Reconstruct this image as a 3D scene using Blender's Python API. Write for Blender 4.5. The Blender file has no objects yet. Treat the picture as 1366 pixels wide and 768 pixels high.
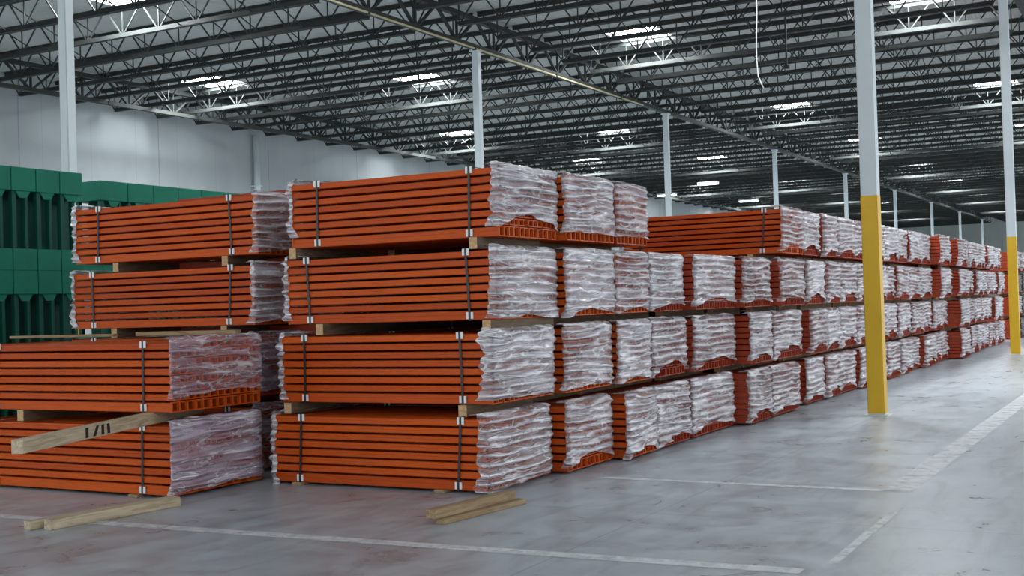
import bpy, bmesh, math, random
import numpy as np
from mathutils import Matrix, Vector, noise
random.seed(7)
S = bpy.context.scene
COL = S.collection

# ------------------------------------------------------------------ camera
F, YAW, PITCH, ROLL, CH = 1626.9, 0.49889, 0.013729, 0.030836, 1.75
fwd = Vector((-math.sin(YAW)*math.cos(PITCH), math.cos(YAW)*math.cos(PITCH), math.sin(PITCH)))
rt0 = Vector((math.cos(YAW), math.sin(YAW), 0)); up0 = rt0.cross(fwd)
rt = rt0*math.cos(ROLL) - up0*math.sin(ROLL); up = rt0*math.sin(ROLL) + up0*math.cos(ROLL)
cd = bpy.data.cameras.new('camera'); cam = bpy.data.objects.new('camera', cd); COL.objects.link(cam)
M = Matrix((rt, up, -fwd)).transposed().to_4x4(); M.translation = Vector((0, 0, CH))
cam.matrix_world = M
cd.sensor_width = 36; cd.lens = 36*F/1366; cd.clip_end = 600; cd.clip_start = 0.1
S.camera = cam

# ------------------------------------------------------------------ light
S.view_settings.view_transform = 'Standard'; S.view_settings.look = 'None'
S.view_settings.gamma = 1; S.view_settings.use_curve_mapping = False
S.view_settings.exposure = 0.60
SKY_STRENGTH = 1.12          # daylight through the open sides of the hall
SKYLIGHT = 60.0              # diffusers of the roof lights
w = bpy.data.worlds.new('daylight'); S.world = w; w.use_nodes = True
bg = w.node_tree.nodes['Background']; bg.inputs[0].default_value = (0.90, 0.95, 1.0, 1); bg.inputs[1].default_value = SKY_STRENGTH
S.cycles.max_bounces = 8; S.cycles.diffuse_bounces = 4; S.cycles.transparent_max_bounces = 12
S.cycles.use_denoising = True
S.cycles.sample_clamp_indirect = 6

# ------------------------------------------------------------------ materials
def mat(name, col, rough=.6, metal=0, spec=.5, emit=None, es=0):
    m = bpy.data.materials.new(name); m.use_nodes = True
    b = m.node_tree.nodes['Principled BSDF']
    b.inputs['Base Color'].default_value = (*col, 1); b.inputs['Roughness'].default_value = rough
    b.inputs['Metallic'].default_value = metal; b.inputs['Specular IOR Level'].default_value = spec
    if emit: b.inputs['Emission Color'].default_value = (*emit, 1); b.inputs['Emission Strength'].default_value = es
    return m
class NT:
    def __init__(s, m): s.t = m.node_tree; s.n = s.t.nodes; s.b = s.n['Principled BSDF']
    def new(s, k, **kw):
        n = s.n.new('ShaderNode'+k)
        for a, v in kw.items(): setattr(n, a, v)
        return n
    def link(s, a, b): s.t.links.new(a, b)
    def coord(s, scale=(1,1,1), out='Object', rnd=False):
        tc = s.new('TexCoord'); mp = s.new('Mapping'); mp.inputs['Scale'].default_value = scale
        s.link(tc.outputs[out], mp.inputs[0])
        if rnd:
            oi = s.new('ObjectInfo'); mu = s.new('Math', operation='MULTIPLY'); mu.inputs[1].default_value = 37.
            s.link(oi.outputs['Random'], mu.inputs[0])
            cb = s.new('CombineXYZ')
            for i in range(3): s.link(mu.outputs[0], cb.inputs[i])
            s.link(cb.outputs[0], mp.inputs['Location'])
        return mp.outputs[0]
    def noise(s, vec, scale=5, detail=4, rough=.55, dist=0):
        n = s.new('TexNoise'); n.inputs['Scale'].default_value = scale; n.inputs['Detail'].default_value = detail
        n.inputs['Roughness'].default_value = rough; n.inputs['Distortion'].default_value = dist
        s.link(vec, n.inputs['Vector']); return n.outputs[0]
    def ramp(s, fac, stops):
        r = s.new('ValToRGB'); e = r.color_ramp.elements
        while len(e) < len(stops): e.new(.5)
        for i, (p, c) in enumerate(stops):
            e[i].position = p; e[i].color = (*c, 1) if len(c) == 3 else c
        s.link(fac, r.inputs[0]); return r.outputs[0]
    def math(s, op, a, b=None):
        n = s.new('Math', operation=op)
        for i, v in enumerate((a, b)):
            if v is None: continue
            if hasattr(v, 'links'): s.link(v, n.inputs[i])
            else: n.inputs[i].default_value = v
        return n.outputs[0]
    def mix(s, fac, a, b, blend='MIX'):
        n = s.new('Mix', data_type='RGBA', blend_type=blend)
        for i, v in ((0, fac), (6, a), (7, b)):
            if hasattr(v, 'links'): s.link(v, n.inputs[i])
            elif i == 0: n.inputs[0].default_value = v
            else: n.inputs[i].default_value = (*v, 1)
        return n.outputs[2]
    def bump(s, h, strength=.2, dist=.02):
        n = s.new('Bump'); n.inputs['Strength'].default_value = strength; n.inputs['Distance'].default_value = dist
        s.link(h, n.inputs['Height']); s.link(n.outputs[0], s.b.inputs['Normal'])

def orange():
    m = mat('orange_enamel', (.66, .11, .012), .42, spec=.16); t = NT(m)
    oi = t.new('ObjectInfo')
    c = t.ramp(oi.outputs['Random'], [(0, (.43, .064, .009)), (.5, (.52, .083, .011)), (1, (.58, .101, .013))])
    n = t.noise(t.coord((1, 6, 6)), 3, 3)
    d = t.ramp(n, [(.3, (.86,.84,.84)), (.7, (1.06,1.04,1.0))])
    t.link(t.mix(1, c, d, 'MULTIPLY'), t.b.inputs['Base Color'])
    t.link(t.ramp(n, [(.3, (.32,)*3), (.7, (.5,)*3)]), t.b.inputs['Roughness'])
    return m
def plastic(name, base, taut, milky, rough=.22, crease=1., bands=.62):
    """clear stretch film: milky where it is bunched into folds, see-through where it is taut"""
    m = mat(name, base, rough, spec=.9); t = NT(m)
    def streaks(scale, sc, dist, width, rot=0):
        v = t.coord(scale, rnd=True)
        n = t.noise(v, sc, 2, .5, dist)
        d = t.math('ABSOLUTE', t.math('SUBTRACT', n, .5))
        return t.math('MAXIMUM', t.math('SUBTRACT', 1., t.math('MULTIPLY', d, 1/width)), 0.)
    a = streaks((1, .7, 9), 1.3, .5, .026); b = streaks((1, 1.1, 6), 1.0, .8, .022); c = streaks((1, 2.2, 3.2), 2.4, .8, .014)
    cr = t.math('MINIMUM', t.math('ADD', t.math('ADD', a, t.math('MULTIPLY', b, .8)), c), 1.)
    body = t.ramp(t.noise(t.coord((1, .7, 5.5), rnd=True), 1.3, 2, .5, .5), [(.38, (taut,)*3), (.60, (milky,)*3)])
    op = t.math('ADD', body, t.math('MULTIPLY', cr, .55*crease))
    sx = t.new('SeparateXYZ'); tc = t.new('TexCoord'); t.link(tc.outputs['Object'], sx.inputs[0])
    ph = t.math('ADD', t.math('MULTIPLY', sx.outputs[2], 2*math.pi/.0815), t.math('MULTIPLY', t.noise(t.coord((.4, .7, 1.3), rnd=True), 1.3, 1, .5, .3), 14.))
    band = t.math('ADD', t.math('MULTIPLY', t.math('SINE', ph), .5), .5)
    band = t.math('POWER', band, 1.7)
    oi = t.new('ObjectInfo')
    op = t.math('ADD', op, t.math('MULTIPLY', band, bands))
    op = t.math('ADD', op, t.math('MULTIPLY', t.math('SUBTRACT', oi.outputs['Random'], .5), .30))
    op = t.math('MAXIMUM', op, .06)
    lw = t.new('LayerWeight'); lw.inputs[0].default_value = .3
    op = t.math('ADD', op, t.math('MULTIPLY', lw.outputs['Facing'], .20))
    t.link(t.math('MINIMUM', op, .97), t.b.inputs['Alpha'])
    t.link(t.mix(cr, base, (.97, .97, 1.0)), t.b.inputs['Base Color'])
    t.bump(t.math('ADD', t.math('MULTIPLY', cr, .5), t.math('ADD', body, band)), 1.0, .03)
    return m
def floor_mat():
    m = mat('polished_concrete', (.3, .32, .35), .3, spec=.5); t = NT(m)
    v = t.coord()
    a = t.noise(v, .22, 6, .6, .3); b = t.noise(v, 1.7, 7, .65, .8); c = t.noise(t.coord((1, .25, 1)), 3.0, 5, .6, 1.2)
    col = t.ramp(a, [(.3, (.33, .375, .41)), (.55, (.41, .46, .50)), (.75, (.47, .525, .57))])
    col = t.mix(1, col, t.ramp(b, [(.25, (.66, .65, .65)), (.5, (1,1,1)), (.78, (1.18, 1.18, 1.17))]), 'MULTIPLY')
    col = t.mix(1, col, t.ramp(c, [(.30, (.72, .71, .70)), (.50, (1,1,1)), (1, (1.10,)*3)]), 'MULTIPLY')
    # sawn control joints on a quarter-bay grid
    sx = t.new('SeparateXYZ'); tc = t.new('TexCoord'); t.link(tc.outputs['Object'], sx.inputs[0])
    ms = []
    for i, (o, p) in enumerate(((3.84, 4.286), (17.94, 4.286))):
        q = t.math('ADD', sx.outputs[i], o if i == 0 else -o + 100*4.286)
        q = t.math('PINGPONG', t.math('ADD', q, 428.6 if i == 0 else 0), 2.143)
        ms.append(t.math('LESS_THAN', q, .006))
    j = t.math('MAXIMUM', ms[0], ms[1])
    col = t.mix(t.math('MULTIPLY', j, .55), col, (.12, .125, .135))
    t.link(col, t.b.inputs['Base Color'])
    r = t.ramp(b, [(.2, (.22,)*3), (.5, (.32,)*3), (.85, (.50,)*3)])
    t.link(r, t.b.inputs['Roughness'])
    t.bump(b, .06, .01)
    return m
def paint_line_mat():
    m = mat('worn_white_paint', (.80, .82, .84), .45); t = NT(m)
    n = t.noise(t.coord(), 6, 6, .7, .5)
    t.link(t.ramp(n, [(.28, (.30,)*3), (.55, (.75,)*3)]), t.b.inputs['Alpha']); return m
def wall_mat(name, axis, col):
    m = mat(name, col, .85, spec=.2); t = NT(m)
    sx = t.new('SeparateXYZ'); tc = t.new('TexCoord'); t.link(tc.outputs['Object'], sx.inputs[0])
    q = t.math('PINGPONG', t.math('ADD', sx.outputs[axis], 400.), 3.8)
    j = t.math('LESS_THAN', q, .03)
    q2 = t.math('PINGPONG', t.math('ADD', sx.outputs[axis], 400.), 1.27)
    j2 = t.math('MULTIPLY', t.math('LESS_THAN', q2, .02), .25)
    n = t.noise(t.coord((1, 1, .4)), .5, 5)
    c = t.mix(1, col, t.ramp(n, [(.3, (.9, .9, .9)), (.7, (1.06, 1.06, 1.06))]), 'MULTIPLY')
    c = t.mix(t.math('MAXIMUM', t.math('MULTIPLY', j, .6), j2), c, (.2, .21, .22))
    t.link(c, t.b.inputs['Base Color']); return m
def wood_mat(name, c1, c2):
    m = mat(name, c1, .75, spec=.25); t = NT(m)
    n = t.noise(t.coord((14, 1.2, 14), rnd=True), 2.2, 5, .6, 1.0)
    t.link(t.ramp(n, [(.3, c2), (.6, c1), (.8, tuple(min(1, x*1.18) for x in c1))]), t.b.inputs['Base Color'])
    t.bump(n, .25, .004); return m
def deck_mat():
    m = mat('roof_deck', (.40, .40, .385), .7, spec=.3); t = NT(m)
    w_ = t.new('TexWave', wave_type='BANDS', bands_direction='X', wave_profile='SIN'); w_.inputs['Scale'].default_value = 2.1
    t.link(t.coord(), w_.inputs['Vector'])
    n = t.noise(t.coord(), .35, 4)
    c = t.ramp(n, [(.3, (.37, .385, .37)), (.7, (.46, .47, .45))])
    t.link(c, t.b.inputs['Base Color']); t.bump(w_.outputs[0], .5, .04); return m
def steel_mat():
    m = mat('dark_roof_steel', (.045, .05, .048), .65, spec=.25); t = NT(m)
    n = t.noise(t.coord(), .6, 5)
    t.link(t.ramp(n, [(.3, (.028, .033, .032)), (.6, (.040, .044, .041)), (.8, (.054, .045, .038))]), t.b.inputs['Base Color']); return m
def painted(name, col, rough=.45, var=.08, sc=3):
    m = mat(name, col, rough, spec=.3); t = NT(m)
    n = t.noise(t.coord(rnd=True), sc, 5, .6)
    t.link(t.ramp(n, [(.25, tuple(x*(1-var) for x in col)), (.75, tuple(min(1, x*(1+var)) for x in col))]), t.b.inputs['Base Color'])
    return m
MT = dict(
    orange=orange(), dark_orange=painted('orange_enamel_bundle', (.33, .042, .013), .5, .2),
    film=plastic('milky_stretch_film', (.96, .92, .98), .04, .40),
    film_clear=plastic('clear_stretch_film', (.74, .66, .82), .10, .46, .16, .8, .14),
    film_black=painted('black_stretch_film', (.02, .02, .025), .3),
    floor=floor_mat(), line=paint_line_mat(),
    wall_l=wall_mat('precast_panel_wall', 1, (.36, .395, .40)), wall_f=wall_mat('far_panel_wall', 0, (.42, .46, .44)),
    wood=wood_mat('bearer_wood', (.60, .41, .22), (.38, .23, .11)), wood_pale=wood_mat('pale_timber', (.56, .47, .33), (.34, .26, .17)),
    wood_grey=wood_mat('weathered_board', (.36, .26, .15), (.20, .13, .07)),
    deck=deck_mat(), steel=steel_mat(),
    white=painted('white_column_paint', (.58, .645, .665), .4, .04), yellow=painted('yellow_safety_paint', (.68, .41, .02), .4, .06),
    green=painted('green_enamel', (.001, .17, .105), .6, .12), dgreen=painted('green_enamel_shaded', (.002, .075, .05), .6, .2),  # dgreen: shade of the frame recesses put into a darker green
    strap=mat('black_strapping', (.012, .012, .014), .35), clip=mat('white_edge_guard', (.75, .77, .78), .4),
    curb=mat('white_curb', (.8, .8, .78), .6),
    dome=mat('skylight_diffuser', (.9, .9, .9), .5, emit=(.93, .97, 1.0), es=SKYLIGHT),
    pipe=painted('cream_pipe_paint', (.42, .38, .22), .5), cord=mat('white_cord', (.7, .7, .72), .5),
    lamp=mat('lamp_lens', (.9,)*3, .4, emit=(1, 1, .98), es=6.), side=wood_mat('shaded_bearer_side', (.17, .12, .075), (.09, .06, .04)), black=mat('black_mark', (.015, .012, .01), .7),  # side: bearer wood darkened, shade of the tier gaps put into the colour
)

# ------------------------------------------------------------------ helpers
def obj(name, me, m=None, parent=None, loc=(0,0,0), rz=0):
    o = bpy.data.objects.new(name, me); COL.objects.link(o)
    if m and me and not me.materials: me.materials.append(m)
    o.location = loc; o.rotation_euler = (0, 0, rz)
    if parent: o.parent = parent
    return o
def tag(o, label=None, cat=None, group=None, kind=None):
    if label: o['label'] = label
    if cat: o['category'] = cat
    if group: o['group'] = group
    if kind: o['kind'] = kind
    return o
def empty(name, loc=(0,0,0), rz=0, **k):
    o = obj(name, None, None, None, loc, rz); o.empty_display_size = .2; return tag(o, **k)
class MB:
    def __init__(s): s.v = []; s.f = []
    def box(s, a, b, M=None):
        i = len(s.v)
        for z in (a[2], b[2]):
            for x, y in ((a[0],a[1]), (b[0],a[1]), (b[0],b[1]), (a[0],b[1])):
                p = Vector((x, y, z)); s.v.append(tuple(M @ p) if M else (x, y, z))
        s.f += [tuple(i+j for j in q) for q in ((3,2,1,0),(4,5,6,7),(0,1,5,4),(1,2,6,5),(2,3,7,6),(3,0,4,7))]
        return s
    def bar(s, p, q, w, h=None):
        p = Vector(p); q = Vector(q); d = q-p; L = d.length; h = h or w
        zz = d.normalized(); ref = Vector((0,0,1)) if abs(zz.z) < .97 else Vector((1,0,0))
        xx = ref.cross(zz).normalized(); yy = zz.cross(xx)
        Mx = Matrix((xx, yy, zz)).transposed().to_4x4(); Mx.translation = p
        return s.box((-w/2, -h/2, 0), (w/2, h/2, L), Mx)
    def tube(s, pts, r, n=8, caps=True):
        pts = [Vector(p) for p in pts]; i0 = len(s.v); 
        for k, p in enumerate(pts):
            d = (pts[min(k+1, len(pts)-1)] - pts[max(k-1, 0)]).normalized()
            ref = Vector((0,0,1)) if abs(d.z) < .9 else Vector((1,0,0))
            a = ref.cross(d).normalized(); b = d.cross(a)
            for j in range(n):
                t = 2*math.pi*j/n; s.v.append(tuple(p + (a*math.cos(t)+b*math.sin(t))*r))
        for k in range(len(pts)-1):
            for j in range(n):
                s.f.append((i0+k*n+j, i0+k*n+(j+1)%n, i0+(k+1)*n+(j+1)%n, i0+(k+1)*n+j))
        if caps:
            s.f.append(tuple(i0+j for j in reversed(range(n)))); s.f.append(tuple(i0+(len(pts)-1)*n+j for j in range(n)))
        return s
    def prism(s, prof, x0, x1):
        """profile of (y,z) points extruded along x"""
        n = len(prof); i = len(s.v)
        for x in (x0, x1):
            for y, z in prof: s.v.append((x, y, z))
        for j in range(n): s.f.append((i+j, i+(j+1)%n, i+n+(j+1)%n, i+n+j))
        s.f.append(tuple(i+j for j in reversed(range(n)))); s.f.append(tuple(i+n+j for j in range(n)))
        return s
    def mesh(s, name, m=None, smooth=False):
        me = bpy.data.meshes.new(name); me.from_pydata(s.v, [], s.f); me.validate()
        bm = bmesh.new(); bm.from_mesh(me); bmesh.ops.recalc_face_normals(bm, faces=bm.faces[:]); bm.to_mesh(me); bm.free()
        if smooth:
            for p in me.polygons: p.use_smooth = True
        if m: me.materials.append(m)
        return me
def bevel(me, w=.004, seg=1):
    bm = bmesh.new(); bm.from_mesh(me)
    bmesh.ops.bevel(bm, geom=bm.edges[:], offset=w, segments=seg, affect='EDGES', clamp_overlap=True)
    bm.to_mesh(me); bm.free(); return me
_O = ['', 'first', 'second', 'third', 'fourth', 'fifth', 'sixth', 'seventh', 'eighth', 'ninth', 'tenth', 'eleventh', 'twelfth', 'thirteenth',
      'fourteenth', 'fifteenth', 'sixteenth', 'seventeenth', 'eighteenth', 'nineteenth']
ORD = _O[1:]
for _t in ('twent', 'thirt', 'fort', 'fift', 'sixt', 'sevent'): ORD += [_t+'ieth'] + [_t+'y-'+q for q in _O[1:10]]
TIER = ['bottom tier', 'second tier up', 'third tier up', 'top tier']

# ------------------------------------------------------------------ the hall
BAY, S0, LA, LB, LC, HC = 17.143, 35.08, -20.2, -3.84, -37.3, 10.25
ZD = 11.50                       # underside of the roof deck
ZJ = 10.48                       # underside of the joists
X0, X1, Y0, Y1 = -40.2, 14.0, -9.0, 172.3
JS = BAY/7
o = obj('floor', MB().box((X0-.3, Y0, -.2), (X1, Y1+.3, 0)).mesh('floor', MT['floor'])); tag(o, kind='structure')
o = obj('wall_left', MB().box((X0-.3, Y0, 0), (X0, Y1+.3, 12)).mesh('wall_left', MT['wall_l'])); tag(o, kind='structure')
o = obj('wall_far', MB().box((X0, Y1, 0), (X1, Y1+.3, 12)).mesh('wall_far', MT['wall_f'])); tag(o, kind='structure')

def snap(s):                     # middle of the joist gap nearest to s
    return S0 + (round((s-S0)/JS - .5) + .5)*JS
SKYX = {-7.2: (24.07, 41.2, 59.6, 77, 94, 111, 128, 145, 162), -17.0: (24.07, 41.2, 60.8, 77.9, 95.1, 112.2, 130, 147), 3.5: (24.07, 41.2, 58.3, 75.5, 94, 111, 128, 145),
        -28.0: (8.0, 26.5, 43.65, 63.2, 80.4, 99.9, 117, 134, 151), -35.3: (19.2, 38.75, 59.2, 76.4, 97.5, 115, 132, 149)}
sky = [(X, snap(y)) for X, L_ in SKYX.items() for y in L_]
SW, SL = .95, 1.13               # half sizes of a roof light
# deck, with an opening at each roof light
xs = sorted({X0, X1} | {x+d for x, _ in sky for d in (-SW, SW)})
ys = sorted({Y0, Y1} | {round(y+d, 4) for _, y in sky for d in (-SL, SL)})
mb = MB()
for yi in range(len(ys)-1):
    run = None
    for xi in range(len(xs)-1):
        cx, cy = (xs[xi]+xs[xi+1])/2, (ys[yi]+ys[yi+1])/2
        hole = any(abs(cx-a) < SW and abs(cy-b) < SL for a, b in sky)
        if hole:
            if run is not None: mb.box((run, ys[yi], ZD), (xs[xi], ys[yi+1], ZD+.1)); run = None
        elif run is None: run = xs[xi]
    if run is not None: mb.box((run, ys[yi], ZD), (X1, ys[yi+1], ZD+.1))
o = obj('ceiling', mb.mesh('ceiling', MT['deck'])); tag(o, kind='structure')

# painted lines on the floor
def line(n, pts, wd, z=.003):
    mb = MB(); p, q = Vector((*pts[0], z)), Vector((*pts[1], z)); d = (q-p).normalized(); s_ = Vector((-d.y, d.x, 0))*wd/2
    mb.v = [tuple(p-s_), tuple(q-s_), tuple(q+s_), tuple(p+s_)]; mb.f = [(0,1,2,3)]
    o = obj('trim_%d' % n, mb.mesh('painted_line', MT['line'])); tag(o, kind='structure')
line(1, ((-11.5, 7.30), (-2.15, 7.67)), .15)
line(2, ((-5.1, 11.09), (-2.2, 11.07)), .11)
line(3, ((-2.22, 11.03), (-2.05, 60.0)), .26)
line(4, ((-2.04, 10.0), (-2.03, 7.95)), .07)

# ------------------------------------------------------------------ columns
shaft_w = .115
for row, X in (('A', LA), ('B', LB), ('D', 13.3)):
    for k in range(-2, 8):
        if row == 'B' and k < -2 or row == 'D' and k < -1: continue
        y = S0 + k*BAY
        if y < -8: continue
        where = {'A': 'rising behind the orange stacks', 'B': 'standing free in the aisle', 'C': 'close to the left wall', 'D': 'to the right of the aisle'}[row]
        nn = {-2: 'nearest', -1: 'first', 0: 'second', 1: 'third', 2: 'fourth', 3: 'fifth', 4: 'sixth', 5: 'seventh', 6: 'eighth', 7: 'farthest'}[k]
        kind = 'white steel column with yellow base'
        lab = '%s %s, %s of its row' % (kind, where, nn)
        if row == 'B' and k == -1: lab = 'white steel column with yellow base standing in the aisle, the near one'
        if row == 'B' and k == 0: lab = 'white steel column with yellow base at the right edge, the farther one'
        c = empty('support_column', (X, y, 0), label=lab, cat='column', group='roof columns of the hall')
        sw = shaft_w
        me = bevel(MB().box((-sw, -sw, 0.0), (sw, sw, HC)).mesh('shaft', MT['white']), .015, 2); obj('shaft', me, None, c)
        if row != 'C':
            e = .004
            me = bevel(MB().box((-sw-e, -sw-e, 0.02), (sw+e, sw+e, 3.17)).mesh('yellow_band', MT['yellow']), .015, 2)
            o = obj('yellow_band', me, None, c); o['label'] = 'yellow painted lower part'
        obj('base_plate', MB().box((-.17, -.17, 0), (.17, .17, .015)).mesh('base_plate', MT['white']), None, c)
        obj('cap_plate', MB().box((-.17, -.17, HC-.06), (.17, .17, HC)).mesh('cap_plate', MT['white']), None, c)

# ------------------------------------------------------------------ roof joists, girders, bridging
def joist_parts(L):
    n = int(round(L/1.53)); P = L/n
    ch, cw = .15, .18
    bot = MB(); bot.box((P*.5, -cw/2, 0), (L-P*.5, -.02, .012)).box((P*.5, .02, 0), (L-P*.5, cw/2, .012))
    bot.box((P*.5, -.03, 0), (L-P*.5, -.018, ch)).box((P*.5, .018, 0), (L-P*.5, .03, ch))
    top = MB(); H = ZD-ZJ
    top.box((0, -cw/2, H-.012), (L, cw/2, H)).box((0, -.03, H-ch), (L, -.018, H)).box((0, .018, H-ch), (L, .03, H))
    web = MB(); t = .040
    for i in range(n):
        xb = P*(i+.5)
        web.bar((xb, 0, .05), (P*i + (.05 if i else .15), 0, H-.06), t); web.bar((xb, 0, .05), (P*(i+1) - (.0 if i < n-1 else .15), 0, H-.06), t)
        web.bar((xb, 0, .05), (xb, 0, H-.06), t*.85)
    return bot.mesh('bottom_chord', MT['steel']), top.mesh('top_chord', MT['steel']), web.mesh('web', MT['steel'])
spans = [(X0+.02, LA-.1, 'in the left bay'), (LA+.1, LB-.1, 'in the middle bay'), (LB+.1, 13.3, 'right of the aisle columns')]
for xa, xb, where in spans:
    bt, tp, wb = joist_parts(xb-xa)
    for n in range(-7, 57):
        y = S0 + n*JS
        if y > Y1-.3: continue
        j = empty('roof_joist', (xa, y, ZJ), label='dark open-web roof joist %s, %s from the near end' % (where, ORD[n+7]), cat='joist', group='roof joists ' + where)
        obj('bottom_chord', bt, None, j); obj('top_chord', tp, None, j); obj('web', wb, None, j)
def girder_parts(L):
    H = ZD - .16 - HC; t = .2
    top = MB().box((-t/2, 0, H-.16), (t/2, L, H)); bot = MB().box((-t/2, .02, 0), (t/2, L-.02, .15)); web = MB()
    n = 14; P = L/n
    for i in range(n):
        a, b = (H-.1, .1) if i % 2 == 0 else (.1, H-.1)
        web.bar((0, P*i+.05, a), (0, P*(i+1)-.05, b), .11, .06)
        if i % 2 == 0: web.bar((0, P*(i+1), .1), (0, P*(i+1), H-.1), .07)
    return top.mesh('top_chord', MT['steel']), bot.mesh('bottom_chord', MT['steel']), web.mesh('web', MT['steel'])
tp, bt, wb = girder_parts(BAY)
for X, where in ((LA, 'over the column row behind the stacks'), (LB, 'over the aisle columns'), (LC, 'along the left wall'), (13.3, 'right of the aisle')):
    for k in range(-1, 8):
        g = empty('roof_girder', (X, S0+(k-1)*BAY+ .0, HC), label='dark truss girder %s, %s bay' % (where, ORD[k+1]), cat='girder', group='truss girders ' + where)
        obj('top_chord', tp, None, g); obj('bottom_chord', bt, None, g); obj('web', wb, None, g)
for xi, X in enumerate([-34.2, -31.0, -26.3, -23.5, -15.6, -12.2, -8.9, .5, 5.5, 9]):
    mb = MB()
    for n in range(-7, 55):
        y = S0 + n*JS
        mb.bar((X, y+.03, ZJ+.08), (X, y+JS-.03, ZD-.07), .03); mb.bar((X, y+.03, ZD-.07), (X, y+JS-.03, ZJ+.08), .03)
    tag(obj('roof_bridging', mb.mesh('roof_bridging', MT['steel'])), 'thin dark cross bracing between the roof joists, %s row from the left wall' % ORD[xi], 'bracing', 'bracing rows between the roof joists')

# ------------------------------------------------------------------ roof lights
cm = MB(); h = .12
cm.box((-SW, -SL, 0), (-SW+.05, SL, h)).box((SW-.05, -SL, 0), (SW, SL, h)).box((-SW+.05, -SL, 0), (SW-.05, -SL+.05, h)).box((-SW+.05, SL-.05, 0), (SW-.05, SL, h))
curb_me = cm.mesh('curb', MT['curb'])
dm = MB(); N = 6
for i in range(N+1):
    for j in range(N+1):
        u, v = i/N*2-1, j/N*2-1
        dm.v.append((u*(SW-.05), v*(SL-.05), h-.02 + .16*(1-u*u)*(1-v*v)))
for i in range(N):
    for j in range(N):
        a = i*(N+1)+j; dm.f.append((a, a+1, a+N+2, a+N+1))
dome_me = dm.mesh('diffuser_dome', MT['dome'])
wx = {-7.2: 'above the aisle', -17.0: 'just right of the column row', -28.0: 'left of the column row', -35.3: 'nearest the left wall', 3.5: 'right of the aisle columns'}
cnt = {}
for X, y in sky:
    cnt[X] = cnt.get(X, -1) + 1
    r = empty('skylight', (X, y, ZD+.1), label='bright rectangular skylight %s, %s from the front of its line' % (wx[X], ORD[cnt[X]]), cat='skylight', group='skylights in the roof')
    obj('curb', curb_me, None, r); obj('diffuser_dome', dome_me, None, r)

# lamps, pipe, cord, rod
r = empty('wall_downpipe', (X0+.25, 47.2, 0), label='pale vertical downpipe standing against the left wall', cat='pipe')
obj('pipe', MB().tube([(0, 0, 0), (0, 0, HC+.3)], .16, 12).mesh('pipe', MT['white'], True), None, r)
obj('pipe_bracket', MB().box((-.25, -.2, 8), (.17, .2, 8.06)).box((-.25, -.2, 4), (.17, .2, 4.06)).mesh('pipe_bracket', MT['white']), None, r)
for (x, y, z), lab in (((-29.2, 83.4, 9.9), 'lit white ceiling lamp hanging beyond the fourth column, middle one of three'), ((-34.0, 87.6, 9.7), 'lit white ceiling lamp hanging near the left wall, leftmost of three'), ((-29.6, 94.0, 9.35), 'lit white ceiling lamp farthest down the hall, rightmost of three')):
    r = empty('ceiling_lamp', (x, y, z), label=lab, cat='lamp', group='hanging lamps far down the hall')
    obj('housing', bevel(MB().box((-.75, -.25, .06), (.75, .25, .2)).mesh('housing', MT['white']), .03), None, r)
    obj('lens', MB().box((-.7, -.22, 0), (.7, .22, .06)).mesh('lens', MT['lamp']), None, r)
    obj('hanger', MB().bar((-.5, 0, .2), (-.5, 0, ZD-z), .02).bar((.5, 0, .2), (.5, 0, ZD-z), .02).mesh('hanger', MT['steel']), None, r)
r = empty('roof_pipe', (LA+.22, 22, HC-.05), label='thin cream pipe running along the underside of the truss girder', cat='pipe')
obj('run', MB().tube([(0, 0, 0), (0, 27, 0)], .032).mesh('run', MT['pipe']), None, r)
for i in range(5):
    obj('pipe_clamp', MB().box((-.06, i*6-.03+.6, -.06), (.06, i*6+.03+.6, .08)).mesh('pipe_clamp', MT['steel']), None, r)
pts = [(-7.66+.02*math.sin(i*.9), 25.28, ZJ-(ZJ-6.45)*i/14) for i in range(15)] + [(-7.6, 25.27, 6.3), (-7.54, 25.25, 6.17)]
tag(obj('hanging_cord', MB().tube(pts, .012, 6).mesh('hanging_cord', MT['cord'], True)), 'thin white cord dangling from the roof joists above the aisle', 'cord')
tag(obj('hanger_rod', MB().bar((-10.45, 37.53, 8.95), (-10.45, 37.53, ZJ+.05), .05).box((-10.53, 37.45, 8.85), (-10.37, 37.61, 8.95)).mesh('hanger_rod', MT['steel'])), 'short dark rod hanging straight down from a roof joist', 'rod')

# ------------------------------------------------------------------ beam bundles
NL, PIT, BOT = 8, .0815, .112            # layers, layer pitch, height of the bottom layer
SH = BOT + (NL-1)*PIT                    # 0.68 high steel pack
TP, ZB = .793, .03                       # tier pitch, first tier's base
def layer_z(k): return 0 if k == 0 else BOT + (k-1)*PIT
_beam = {}
def hollow_end(mb, s, x, x_in, y0, y1, z0, z1, t):
    """the open end of a beam: a rim of thickness t round a deep cavity"""
    i = len(mb.v); a, b, c, d = y0+t, y1-t, z0+t, z1-t
    for X, (p, q, u, v) in ((x, (y0, y1, z0, z1)), (x, (a, b, c, d)), (x_in, (a, b, c, d))):
        mb.v += [(X, p, u), (X, q, u), (X, q, v), (X, p, v)]
    for k in range(4):
        l = (k+1) % 4
        mb.f += [(i+k, i+l, i+4+l, i+4+k), (i+4+k, i+4+l, i+8+l, i+8+k)]
    mb.f.append((i+8, i+9, i+10, i+11))
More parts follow.
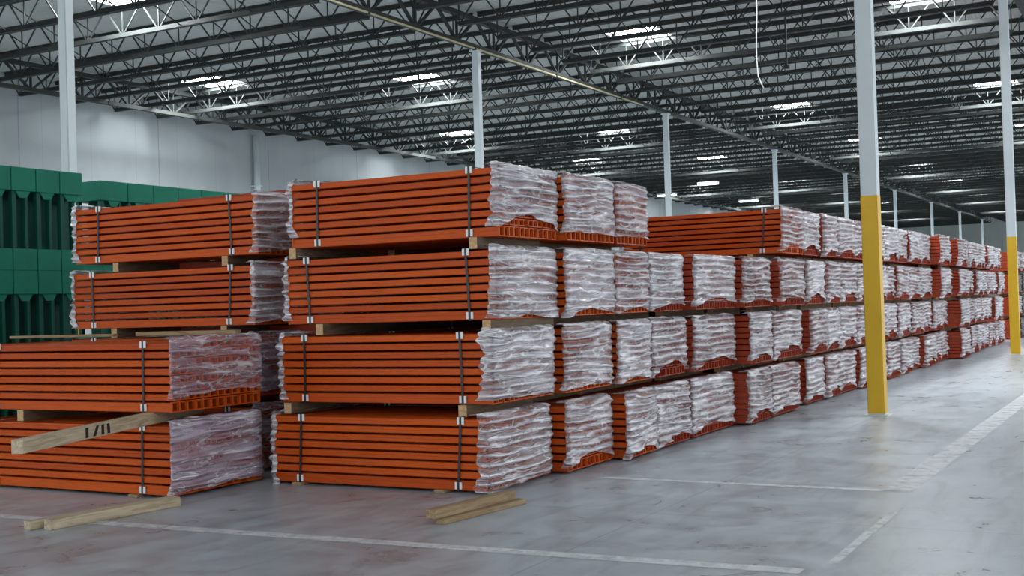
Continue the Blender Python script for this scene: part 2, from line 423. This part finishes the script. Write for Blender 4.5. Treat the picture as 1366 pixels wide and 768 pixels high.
def beam_mesh(L, low, dep):
    key = (L, low, round(dep, 3))
    if key in _beam: return _beam[key]
    hgt = (BOT if low else PIT) - .021; d = dep*.86
    f = -dep/2; b = f+d; st = .007
    prof = [(f+.006, 0), (b, 0), (b, hgt), (f+st+.006, hgt), (f+st, hgt-.006), (f+st, hgt*.60), (f, hgt*.55), (f, .006)]
    mb = MB(); n = len(prof)
    for x in (-L/2+.01, L/2-.01):
        for y, z in prof: mb.v.append((x, y, z))
    for q in range(n): mb.f.append((q, (q+1) % n, n+(q+1) % n, n+q))
    for s in (-1, 1):                    # end connector, a little larger than the beam, open at the end
        xa, xb = s*(L/2-.02), s*L/2; y0, y1, z0, z1 = f-.003, b+.010, 0, hgt+.011
        i = len(mb.v)
        for X in (xa, xb): mb.v += [(X, y0, z0), (X, y1, z0), (X, y1, z1), (X, y0, z1)]
        for k in range(4): mb.f.append((i+k, i+(k+1) % 4, i+4+(k+1) % 4, i+4+k))
        j = len(mb.v); mb.v += [(xa, f+.008, .008), (xa, b-.008, .008), (xa, b-.008, hgt-.008), (xa, f+.008, hgt-.008)]
        for k in range(4): mb.f.append((i+k, i+(k+1) % 4, j+(k+1) % 4, j+k))
        hollow_end(mb, s, xb, s*(L/2-.16), y0, y1, z0, z1, .011)
    me = bpy.data.meshes.new('beam'); me.from_pydata(mb.v, [], mb.f); me.materials.append(MT['orange']); _beam[key] = me; return me
_pack = {}
def pack_mesh(L, W, v=0):
    key = (L, round(W, 1), v)
    if key in _pack: return _pack[key]
    W = round(W, 1); mb = MB(); n = max(6, int(round(W/.105))); dep = W/n; rnd = random.Random(v)
    for k in range(NL):
        z = layer_z(k); hgt = (BOT if k == 0 else PIT)-.013
        for i in range(n):
            y = -W/2 + i*dep; j = rnd.uniform(-.012, .012); q = len(mb.v)
            for x in (-L/2+j, L/2+j): mb.v += [(x, y, z), (x, y+dep*.9, z), (x, y+dep*.9, z+hgt), (x, y, z+hgt)]
            for c in range(4): mb.f.append((q+c, q+(c+1) % 4, q+4+(c+1) % 4, q+4+c))
            mb.f.append((q+3, q+2, q+1, q))
            hollow_end(mb, 1, L/2+j, L/2+j-.14, y, y+dep*.9, z, z+hgt, .010)
    me = bpy.data.meshes.new('beams'); me.from_pydata(mb.v, [], mb.f); me.materials.append(MT['dark_orange']); _pack[key] = me; return me

def wrap_mesh(L, W, H, seed, side=1, fine=True, flap=(.0, .05), low=0., cover=.12, bulge=1., name='film', m=None):
    """stretch film bag drawn over one end of the bundle, ragged at its open edge, folded in long sagging creases"""
    nf, ne, nb = (6, 34, 3) if fine else (2, 13, 1)
    nz, nt = (56, 5) if fine else (22, 2)
    if not fine: flap = (flap[0], flap[1]*.8)
    rnd = random.Random(seed); ox = seed*7.31
    N3 = lambda a, b, c=0: noise.noise(Vector((a+ox, b+ox*.37, c+ox*.11)))
    ridge = lambda a, b, c=0: max(0, 1-abs(N3(a, b, c))*3.2)**1.5
    a1, a2 = rnd.uniform(.15, .5), rnd.uniform(-.4, .4)
    drop = [rnd.uniform(-.02, .05), rnd.uniform(.04, .16), rnd.uniform(.0, .05)]
    V = []; Fc = []
    cols = []
    for i in range(nf+1): cols.append(('f', i/nf))
    for i in range(1, ne+1): cols.append(('e', i/ne))
    for i in range(1, nb+1): cols.append(('b', i/nb))
    ncol = len(cols); top = H + .012
    for ci, (kind, u) in enumerate(cols):
        for zi in range(nz+1+nt):
            v = min(zi/nz, 1.)
            t = 0 if kind == 'f' else (u if kind == 'e' else 1)
            arch = (1-(2*t-1)**2)
            zb = low + drop[0]*(1-t) + drop[2]*t + drop[1]*arch*(cover/.12) + .035*N3(t*3*W, 5)*arch
            z = zb + (top-zb)*v
            per = math.cos((z-BOT)/PIT*2*math.pi)
            yy = -W/2 + W*t
            r = ridge(yy*.55 + z*a1, z*8.5 + yy*a2*4, 1)
            r2 = ridge(yy*1.6 - z*2.2*a2, z*4.5 + yy*1.8, 4)
            nn = N3(yy*4, z*9, 7)
            d = (.020 + .046*r + .026*r2 + .008*nn - .016*per)*bulge
            d = max(d, .004)
            if kind == 'f':
                ph = (z-BOT)/PIT; sc = abs((ph % 1)-.45)*1.4
                fl = flap[0] + (flap[1]-flap[0])*(.35*sc + .55*abs(N3(z*5, 2, 9))*1.6 + .25*abs(N3(z*17, 3)))
                fl += .06*max(0, 1-v*5)
                x = L/2 - fl*(1-u); y = -W/2 - .006 - .016*u*(1+r) - .01*abs(N3(z*14, u*3, 2)) - .022*(1-u)*abs(N3(z*22, 8, 3))
                if u == 1: x += d*.6
            elif kind == 'e':
                cr = min(1, min(t, 1-t)*9)
                x = L/2 + d*(.45+.55*cr); y = yy + (.010*N3(z*12, 4) if 0 < t < 1 else .012*(1 if t == 1 else -1))
            else:
                x = L/2 - .14*u; y = W/2 + .012 + .01*abs(N3(z*13, u*3, 6))
            if zi > nz:                  # folded over the top
                k = (zi-nz)/nt; zz = top + .006 + .012*abs(N3(yy*6, k*3, 5)) + .024*math.sin(min(1, k*1.4)*math.pi)*(.6+.8*abs(N3(yy*3, 2, 2)))
                if kind == 'e': x = L/2 + d*.5*(1-k) - k*(.20+.05*N3(yy*5, 3))
                elif kind == 'f': y = y*(1-k)+(-W/2+.06)*k; x = min(x, L/2) - .03*k
                else: y = y*(1-k)+(W/2-.06)*k
                z = zz
            V.append((side*x, y, z))
    R = nz+1+nt
    for c in range(ncol-1):
        for zi in range(R-1):
            a = c*R+zi; q = (a, a+R, a+R+1, a+1)
            Fc.append(q if side > 0 else q[::-1])
    me = bpy.data.meshes.new(name); me.from_pydata(V, [], Fc)
    for p in me.polygons: p.use_smooth = True
    me.materials.append(m or MT['film']); return me

def strap_loop(W, slant, name='strap'):
    y0, y1, z0, z1 = -W/2-.012, W/2+.006, -.004, SH+.004; e = .012; t = .003
    mb = MB()
    def seg(p, q, n):                     # a flat strip 24 mm wide between two points, thickness along n
        p, q, n = Vector(p), Vector(q), Vector(n)*t; i = len(mb.v); xx = Vector((e, 0, 0))
        for a in (p, q):
            for s_ in (-1, 1):
                for m_ in (0, 1): mb.v.append(tuple(a+xx*s_+n*m_))
        mb.f.extend([(i,i+1,i+3,i+2),(i+4,i+6,i+7,i+5),(i,i+4,i+5,i+1),(i+2,i+3,i+7,i+6),(i,i+2,i+6,i+4),(i+1,i+5,i+7,i+3)])
    seg((0, y0, z0), (slant, y0, z1), (0, -1, 0)); seg((slant, y0, z1), (slant, y1, z1), (0, 0, 1)); seg((slant, y1, z1), (0, y1, z0), (0, 1, 0))
    return mb.mesh(name, MT['strap'])
def guard_mesh():
    mb = MB()
    for s in (-1, 1):
        a, b = sorted((s*.013, s*.037)); mb.box((a, -.004, 0), (b, .007, .066))
    mb.box((-.016, .003, .02), (.016, .007, .04)); return mb.mesh('edge_guard', MT['clip'])
GUARD = guard_mesh()

BUNDLE_GROUP = {}
def bundle(x_end, s_front, W, tier, label, L=2.49, full=False, wrap_l=False, wrap_r=True, film='film', fine=True, seed=0,
           straps=True, z=None, low=None, cover=.12, group=None, yaw=None, flap=(.0, .05), shared_wrap=None, inset=.31, bulge=1.):
    W = round(W, 2); rnd = random.Random(seed*13+5)
    zz = ZB + tier*TP if z is None else z
    yaw = math.radians(rnd.uniform(-.35, .35)) if yaw is None else yaw
    r = empty('beam_bundle', (x_end-L/2, s_front+W/2, zz), yaw, label=label, cat='steel beam bundle', group=group)
    if full:
        n = min(12, max(7, int(round(W/.105)))); dep = W/n
        for k in range(NL):
            for i in range(n):
                o = obj('beam', beam_mesh(L, k == 0, dep), None, r,
                        (rnd.uniform(-.008, .008), -W/2+dep*(i+.5)+(rnd.uniform(-.003, .003) if i == 0 else 0), layer_z(k)))
    else:
        obj('beams', pack_mesh(L, W, seed % 2), None, r).scale = (1, W/round(W, 1), 1)
    lw = .0 if low is None else low
    if wrap_r:
        me = shared_wrap or wrap_mesh(L, W, SH, seed, 1, fine, flap, lw, cover, bulge, m=MT[film])
        o = obj('plastic_wrap', me, None, r)
        if shared_wrap: o.scale = (1, W/1.2, 1)
    if wrap_l: obj('plastic_wrap', wrap_mesh(L, W, SH, seed+50, -1, fine, (.0, .06), lw, cover, 1.1, m=MT['film']), None, r)
    if straps:
        for s in (-1, 1):
            sl = rnd.uniform(-.05, .05); x = s*(L/2-inset)+rnd.uniform(-.03, .03)
            sp = obj('strap', strap_loop(W, sl), None, r, (x, 0, 0))
            for q, zz_ in ((.05, .012), (.93, SH-.062)): obj('edge_guard', GUARD, None, sp, (sl*q, -W/2-.0125, zz_))['label'] = 'white corner guard'
    return r

TIM = {}
def timber(name, p, size, rz, label, m='wood', group=None, cat='timber'):
    L, wd, h = size; key = (size, m)
    if key not in TIM: TIM[key] = bevel(MB().box((-wd/2, -L/2, 0), (wd/2, L/2, h)).mesh(name, MT[m]), .004)
    o = tag(obj(name, TIM[key], None, None, p, rz), label, cat, group)
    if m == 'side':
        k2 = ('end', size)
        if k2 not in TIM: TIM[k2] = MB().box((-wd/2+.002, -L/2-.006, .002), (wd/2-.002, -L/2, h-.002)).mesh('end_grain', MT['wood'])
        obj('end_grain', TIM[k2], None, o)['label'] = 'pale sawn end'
    return o
def bearers(x_end, s_front, W, tier, L=2.49, out=.06, where='', far=False, offs=None, group='wooden bearers under the far stacks'):
    z = 0 if tier == 0 else ZB + tier*TP - .113; h = ZB if tier == 0 else .113
    dx = offs or ((.50 if far or out < .08 else .30), L-.30)
    for i, d in enumerate(dx):
        lb = ('%s wooden bearer under the %s' % (('right', 'left')[i], where) if far else
              '%s wooden bearer under the %s' % (('right', 'left')[i], where))
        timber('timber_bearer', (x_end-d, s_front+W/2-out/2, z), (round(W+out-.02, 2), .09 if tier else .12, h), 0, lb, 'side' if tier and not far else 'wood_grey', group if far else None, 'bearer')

# --- front stack (S1) and the two behind it: positions of every tier measured on the photo
T = {  # stack: [(x_end, s_front, width) per tier]
 1: [(-5.65, 9.77, 1.28), (-5.65, 9.93, 1.26), (-5.65, 10.05, 1.24), (-5.65, 10.15, 1.22)],
 2: [(-5.50, 11.17, 1.08), (-5.57, 11.31, 1.16), (-5.55, 11.38, 1.17), (-5.57, 11.47, 1.18)],
 3: [(-5.33, 12.34, .80), (-5.52, 12.58, .90), (-5.55, 12.64, .92), (-5.57, 12.76, .88)],
 4: [(-5.35, 13.22, 1.08), (-5.52, 13.58, 1.10), (-5.55, 13.66, 1.06)],
 5: [(-5.36, 14.44, 1.58), (-5.45, 14.83, 1.58), (-5.42, 14.86, 1.56)],
 6: [(-5.16, 16.17, .95), (-5.24, 16.55, .95), (-5.32, 16.55, 1.2)],
 7: [(-5.17, 17.24, 1.38), (-5.24, 17.62, 1.45), (-5.18, 17.90, 1.25), (-5.19, 18.10, 1.10)],
}
names1 = ['front stack, lying on the floor', 'front stack, second tier up', 'front stack, third tier up', 'front stack, top tier']
for st, tiers in T.items():
    for t, (xe, sf, W) in enumerate(tiers):
        if st == 1: lb = 'strapped bundle of orange steel beams in the %s' % names1[t]
        else: lb = 'film-wrapped orange beam bundle in the %s stack of the aisle row, %s' % (ORD[st-1], TIER[t])
        if st == 7 and t == 3: lb = 'dull red beam bundle with its long side showing above the lower sixth stack'
        kw = {}
        if st == 1:
            kw = dict(wrap_l=True, low=(-.03 if t == 0 else -.01 if t < 3 else .07), cover=(.03, .02, .04, .10)[t], flap=(.05, (.16, .22, .10, .14)[t]), bulge=1.15)
        elif st in (2, 3): kw = dict(low=(-.0, 0, .0, .04)[t], cover=.05 if t else .1)
        else: kw = dict(low=.01, cover=.12)
        if st == 7 and t == 3: kw['wrap_l'] = True
        bundle(xe, sf, W, t, lb, full=(st <= 3 or (st == 7 and t == 3)), seed=st*10+t, straps=(st <= 3 or t == 3 or (st == 7)),
               group='orange beam bundles of the long aisle row', L=2.49 if st != 7 else 2.62, **kw)
        wh = names1[t] if st == 1 else '%s of the %s aisle stack' % (TIER[t], ORD[st-1])
        offs = None
        if st == 1: offs = {1: (.28, 2.36), 2: (.06, 2.02), 3: (.24, 2.42)}.get(t)
        bearers(xe, sf, W, t, out=.10 if (st == 1 and t) else .05, where=wh.replace(', lying on the floor', ' bottom tier') , offs=offs)

# --- far part of the row
FW = [wrap_mesh(2.49, 1.2, SH, 300+i, 1, False, (.0, .05), .0, .16, 1.25) for i in range(8)]
FWB = [wrap_mesh(2.49, 1.2, SH, 400+i, 1, False, (.3, .5), -.02, .02, 1.1, m=MT['film_black']) for i in range(2)]
st = 7; rr = random.Random(3)
widths = [1.05, .9, 1.2, 1.15, 1.2, 1.2, 1.15, 1.3, 1.25, 1.2, 1.2, 1.3, 1.2, 1.25, 1.2, 1.25, 1.2, 1.2, .95, 0, 1.2, 1.25, 1.2, 1.2, 1.2]
s = 19.32
for wd in widths:
    if wd == 0: s = 46.0; continue
    st += 1
    for t in range(4):
        X = -5.2 + rr.uniform(-.07, .07); wr = True
        if 30.4 < s < 31.6 and t >= 2: X = -4.93
        if 33.0 < s < 34.3: X = -4.9
        if s > 34.3: X += .1
        if s > 45: X += .1
        black = s > 46.5 and t < 3
        lb = 'distant film-wrapped orange beam bundle in the %s stack of the aisle row, %s' % (ORD[st-1], TIER[t])
        if black: lb = 'black-wrapped beam bundle far down the aisle row, %s of the %s stack' % (TIER[t], ORD[st-1])
        bundle(X, s+rr.uniform(-.02, .02), wd-.02, t, lb, seed=st*10+t, straps=False, shared_wrap=(FWB[st % 2] if black else FW[rr.randrange(8)]),
               group='orange beam bundles of the long aisle row', fine=False)
        bearers(X, s, wd, t, out=0, far=True, where='%s of the %s aisle stack' % (TIER[t], ORD[st-1]))
    s += wd + .09

# --- left block: a low two-tier stack in front, a four-tier stack behind it
LL = 2.85
for t in range(2):
    bundle(-8.42, 8.63+.02*t, 1.26, t, 'strapped orange beam bundle of the low left stack, %s' % ('on the floor' if t == 0 else 'upper of its two'), L=LL, full=True, film='film_clear',
           seed=91+t, low=(-.02, .10)[t], cover=(.03, .05)[t], flap=(.0, .03), group='orange beam bundles at the left', inset=.37, yaw=math.radians(-.3), bulge=.8)
bearers(-8.42, 8.63, 1.26, 0, L=LL, where='low left stack')
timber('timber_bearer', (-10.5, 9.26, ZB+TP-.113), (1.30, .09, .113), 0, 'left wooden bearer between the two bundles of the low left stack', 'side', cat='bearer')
for t, (xe, sf) in enumerate([(-8.95, 10.45), (-9.0, 10.5), (-9.0, 10.55), (-9.02, 10.62)]):
    bundle(xe, sf, 1.2, t, 'strapped orange beam bundle of the left rear stack behind the low one, %s' % TIER[t], L=LL, full=True, wrap_l=t > 1, seed=71+t, low=.0 if t < 3 else .03,
           group='orange beam bundles at the left', inset=.36, cover=.03, flap=(.02, .10), yaw=math.radians((0, .2, -.2, .5)[t]), bulge=1.3, film='film_clear' if t < 2 else 'film')
    bearers(xe, sf, 1.2, t, L=LL, out=.0, where='%s of the left rear stack' % TIER[t], offs=(.48, 2.2) if t > 1 else None)

# --- unseen second rank, added to stop daylight showing through the tier gaps
y = 11.3
for i in range(5):
    for t in range(4 if i < 3 else 3):
        bundle(-8.35, y, 1.3, t, 'added light-blocking orange bundle behind the aisle row, %s of the %s stack' % (TIER[t], ORD[i]), z=.13+t*TP, wrap_r=False, straps=False, seed=t, yaw=0, group='added light-blocking beam bundles behind the aisle row')
        timber('timber_bearer', (-8.9, y+.65, t and .13+t*TP-.113), (1.3, .09, .113 if t else .13), 0, 'right wooden bearer behind the aisle row, under %s of the %s added stack' % (TIER[t], ORD[i]), 'wood', 'bearers of the added light-blocking stacks', 'bearer')
        timber('timber_bearer', (-10.3, y+.65, t and .13+t*TP-.113), (1.3, .09, .113 if t else .13), 0, 'left wooden bearer behind the aisle row, under %s of the %s added stack' % (TIER[t], ORD[i]), 'wood', 'bearers of the added light-blocking stacks', 'bearer')
    y += 1.4

# --- loose timber
def board(name, p, q, wd, h, m, label, roll=0, parts=None, cat='timber'):
    p, q = Vector(p), Vector(q); d = q-p; L = d.length
    me = bevel(MB().box((-wd/2, 0, 0), (wd/2, L, h)).mesh(name, MT[m]), .005)
    o = obj(name, me); zz = Vector((0,0,1)); y = d.normalized(); x = y.cross(zz).normalized(); z_ = x.cross(y)
    Mx = Matrix((x, y, z_)).transposed().to_4x4(); Mx.translation = p; o.matrix_world = Mx
    return tag(o, label, cat)
zst = ZB+TP-.113
tp_ = board('long_timber', (-7.93, 6.46, zst+.002), (-9.12, 9.75, zst+.002), .10, .111, 'wood_pale', 'long pale timber with black slash marks sticking out of the low left stack')
mk = MB()                                 # the burnt strokes on its side, facing the camera and left
for k, (d, sl) in enumerate(((1.00, .0), (1.13, .06), (1.28, .0), (1.39, -.01))):
    i = len(mk.v); w_ = .025; x_ = .0505
    mk.box((x_-.001, d-w_, .012), (x_+.001, d+w_, .100))
    for v in range(i, i+8):
        if mk.v[v][2] > .05: mk.v[v] = (mk.v[v][0], mk.v[v][1]+sl, mk.v[v][2])
obj('slash_marks', mk.mesh('slash_marks', MT['black']), None, tp_)
board('floor_timber', (-8.29, 7.03, 0), (-8.12, 8.36, 0), .09, .085, 'wood_pale', 'pale squared timber on the floor by the low left stack, right of the pair')
board('floor_timber', (-8.47, 6.98, 0), (-8.25, 8.42, 0), .10, .07, 'wood_pale', 'pale squared timber on the floor by the low left stack, left of the pair')
board('floor_board', (-5.27, 8.34, 0), (-5.12, 9.46, 0), .10, .045, 'wood_grey', 'brown board lying flat on the floor at the corner of the front stack')
board('floor_board', (-5.33, 8.30, .046), (-5.20, 9.40, .046), .11, .075, 'wood_grey', 'brown timber lying on top of the flat board at the front stack corner')
board('loose_board', (-12.0, 9.75, ZB+TP+SH+.03), (-10.35, 9.78, ZB+TP+SH+.03), .09, .03, 'wood_grey', 'thin weathered board lying along the top of the low left stack, left one')
board('loose_board', (-9.95, 9.72, ZB+TP+SH+.03), (-8.55, 9.74, ZB+TP+SH+.03), .09, .045, 'wood_grey', 'weathered board lying along the top of the low left stack near its right end')

# ------------------------------------------------------------------ green steel frames behind
def frame_meshes(W, D, Hh):
    b = .34
    top = bevel(MB().box((-D/2, -W/2, Hh-b), (D/2, W/2, Hh)).mesh('top_box', MT['green']), .006)
    bot = MB().box((-D/2, -W/2, 0), (D/2, W/2, b*.92))
    bot = bevel(bot.mesh('bottom_box', MT['green']), .006)
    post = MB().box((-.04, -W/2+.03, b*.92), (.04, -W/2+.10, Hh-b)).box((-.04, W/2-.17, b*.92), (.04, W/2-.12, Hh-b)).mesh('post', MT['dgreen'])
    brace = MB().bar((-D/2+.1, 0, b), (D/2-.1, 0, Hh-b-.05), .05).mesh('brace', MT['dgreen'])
    gus = MB(); gus.v = [(D/2-.02, -.13, Hh-b), (D/2-.02, .13, Hh-b), (D/2-.02, .06, Hh-b-.10), (D/2-.02, -.06, Hh-b-.10),
                         (D/2-.04, -.13, Hh-b), (D/2-.04, .13, Hh-b), (D/2-.04, .06, Hh-b-.10), (D/2-.04, -.06, Hh-b-.10)]
    gus.f = [(0,1,2,3), (7,6,5,4), (0,4,5,1), (1,5,6,2), (2,6,7,3), (3,7,4,0)]
    return top, bot, post, brace, gus.mesh('gusset', MT['green'])
GM = {}
def green_frame(x_face, y, z, W, D, Hh, lab):
    key = (W, D, Hh)
    if key not in GM: GM[key] = frame_meshes(W-.012, D, Hh)
    tpm, bm_, po, br, gu = GM[key]
    r = empty('steel_frame', (x_face-D/2, y, z), label=lab, cat='steel frame', group='green steel frames stacked behind the orange bundles')
    obj('top_box', tpm, None, r); obj('bottom_box', bm_, None, r); obj('brace', br, None, r); obj('gusset', gu, None, r)
    for sx in (D/2-.08, -D/2+.08): obj('post', po, None, r, (sx, 0, 0))
    obj('recess_shade_sheet', MB().box((-.02, -W/2+.01, .3), (.0, W/2-.01, Hh-.3)).mesh('recess_shade_sheet', MT['dgreen']), None, r, (D/2-.30, 0, 0))  # added dark sheet, stands in for the shade inside the recess
for i in range(8):
    y = 13.12 - .215 - i*.43
    for t, (z, Hh) in enumerate(((0, .98), (.98, 1.48), (2.46, 1.48))):
        green_frame(-14.5, y, z, .43, 2.2, Hh, 'green box-ended steel frame at the far left, %s from the right in the %s tier' % (ORD[i], ('bottom', 'middle', 'top')[t]))
for i in range(7):
    y = 15.05 + .31 + i*.62
    for t, (z, Hh) in enumerate(((0, 1.15), (1.15, 1.48), (2.63, 1.48))):
        green_frame(-16.2, y, z, .62, .7, Hh, 'green steel frame in the farther green stack, %s from the left in the %s tier' % (ORD[i], ('bottom', 'middle', 'top')[t]))
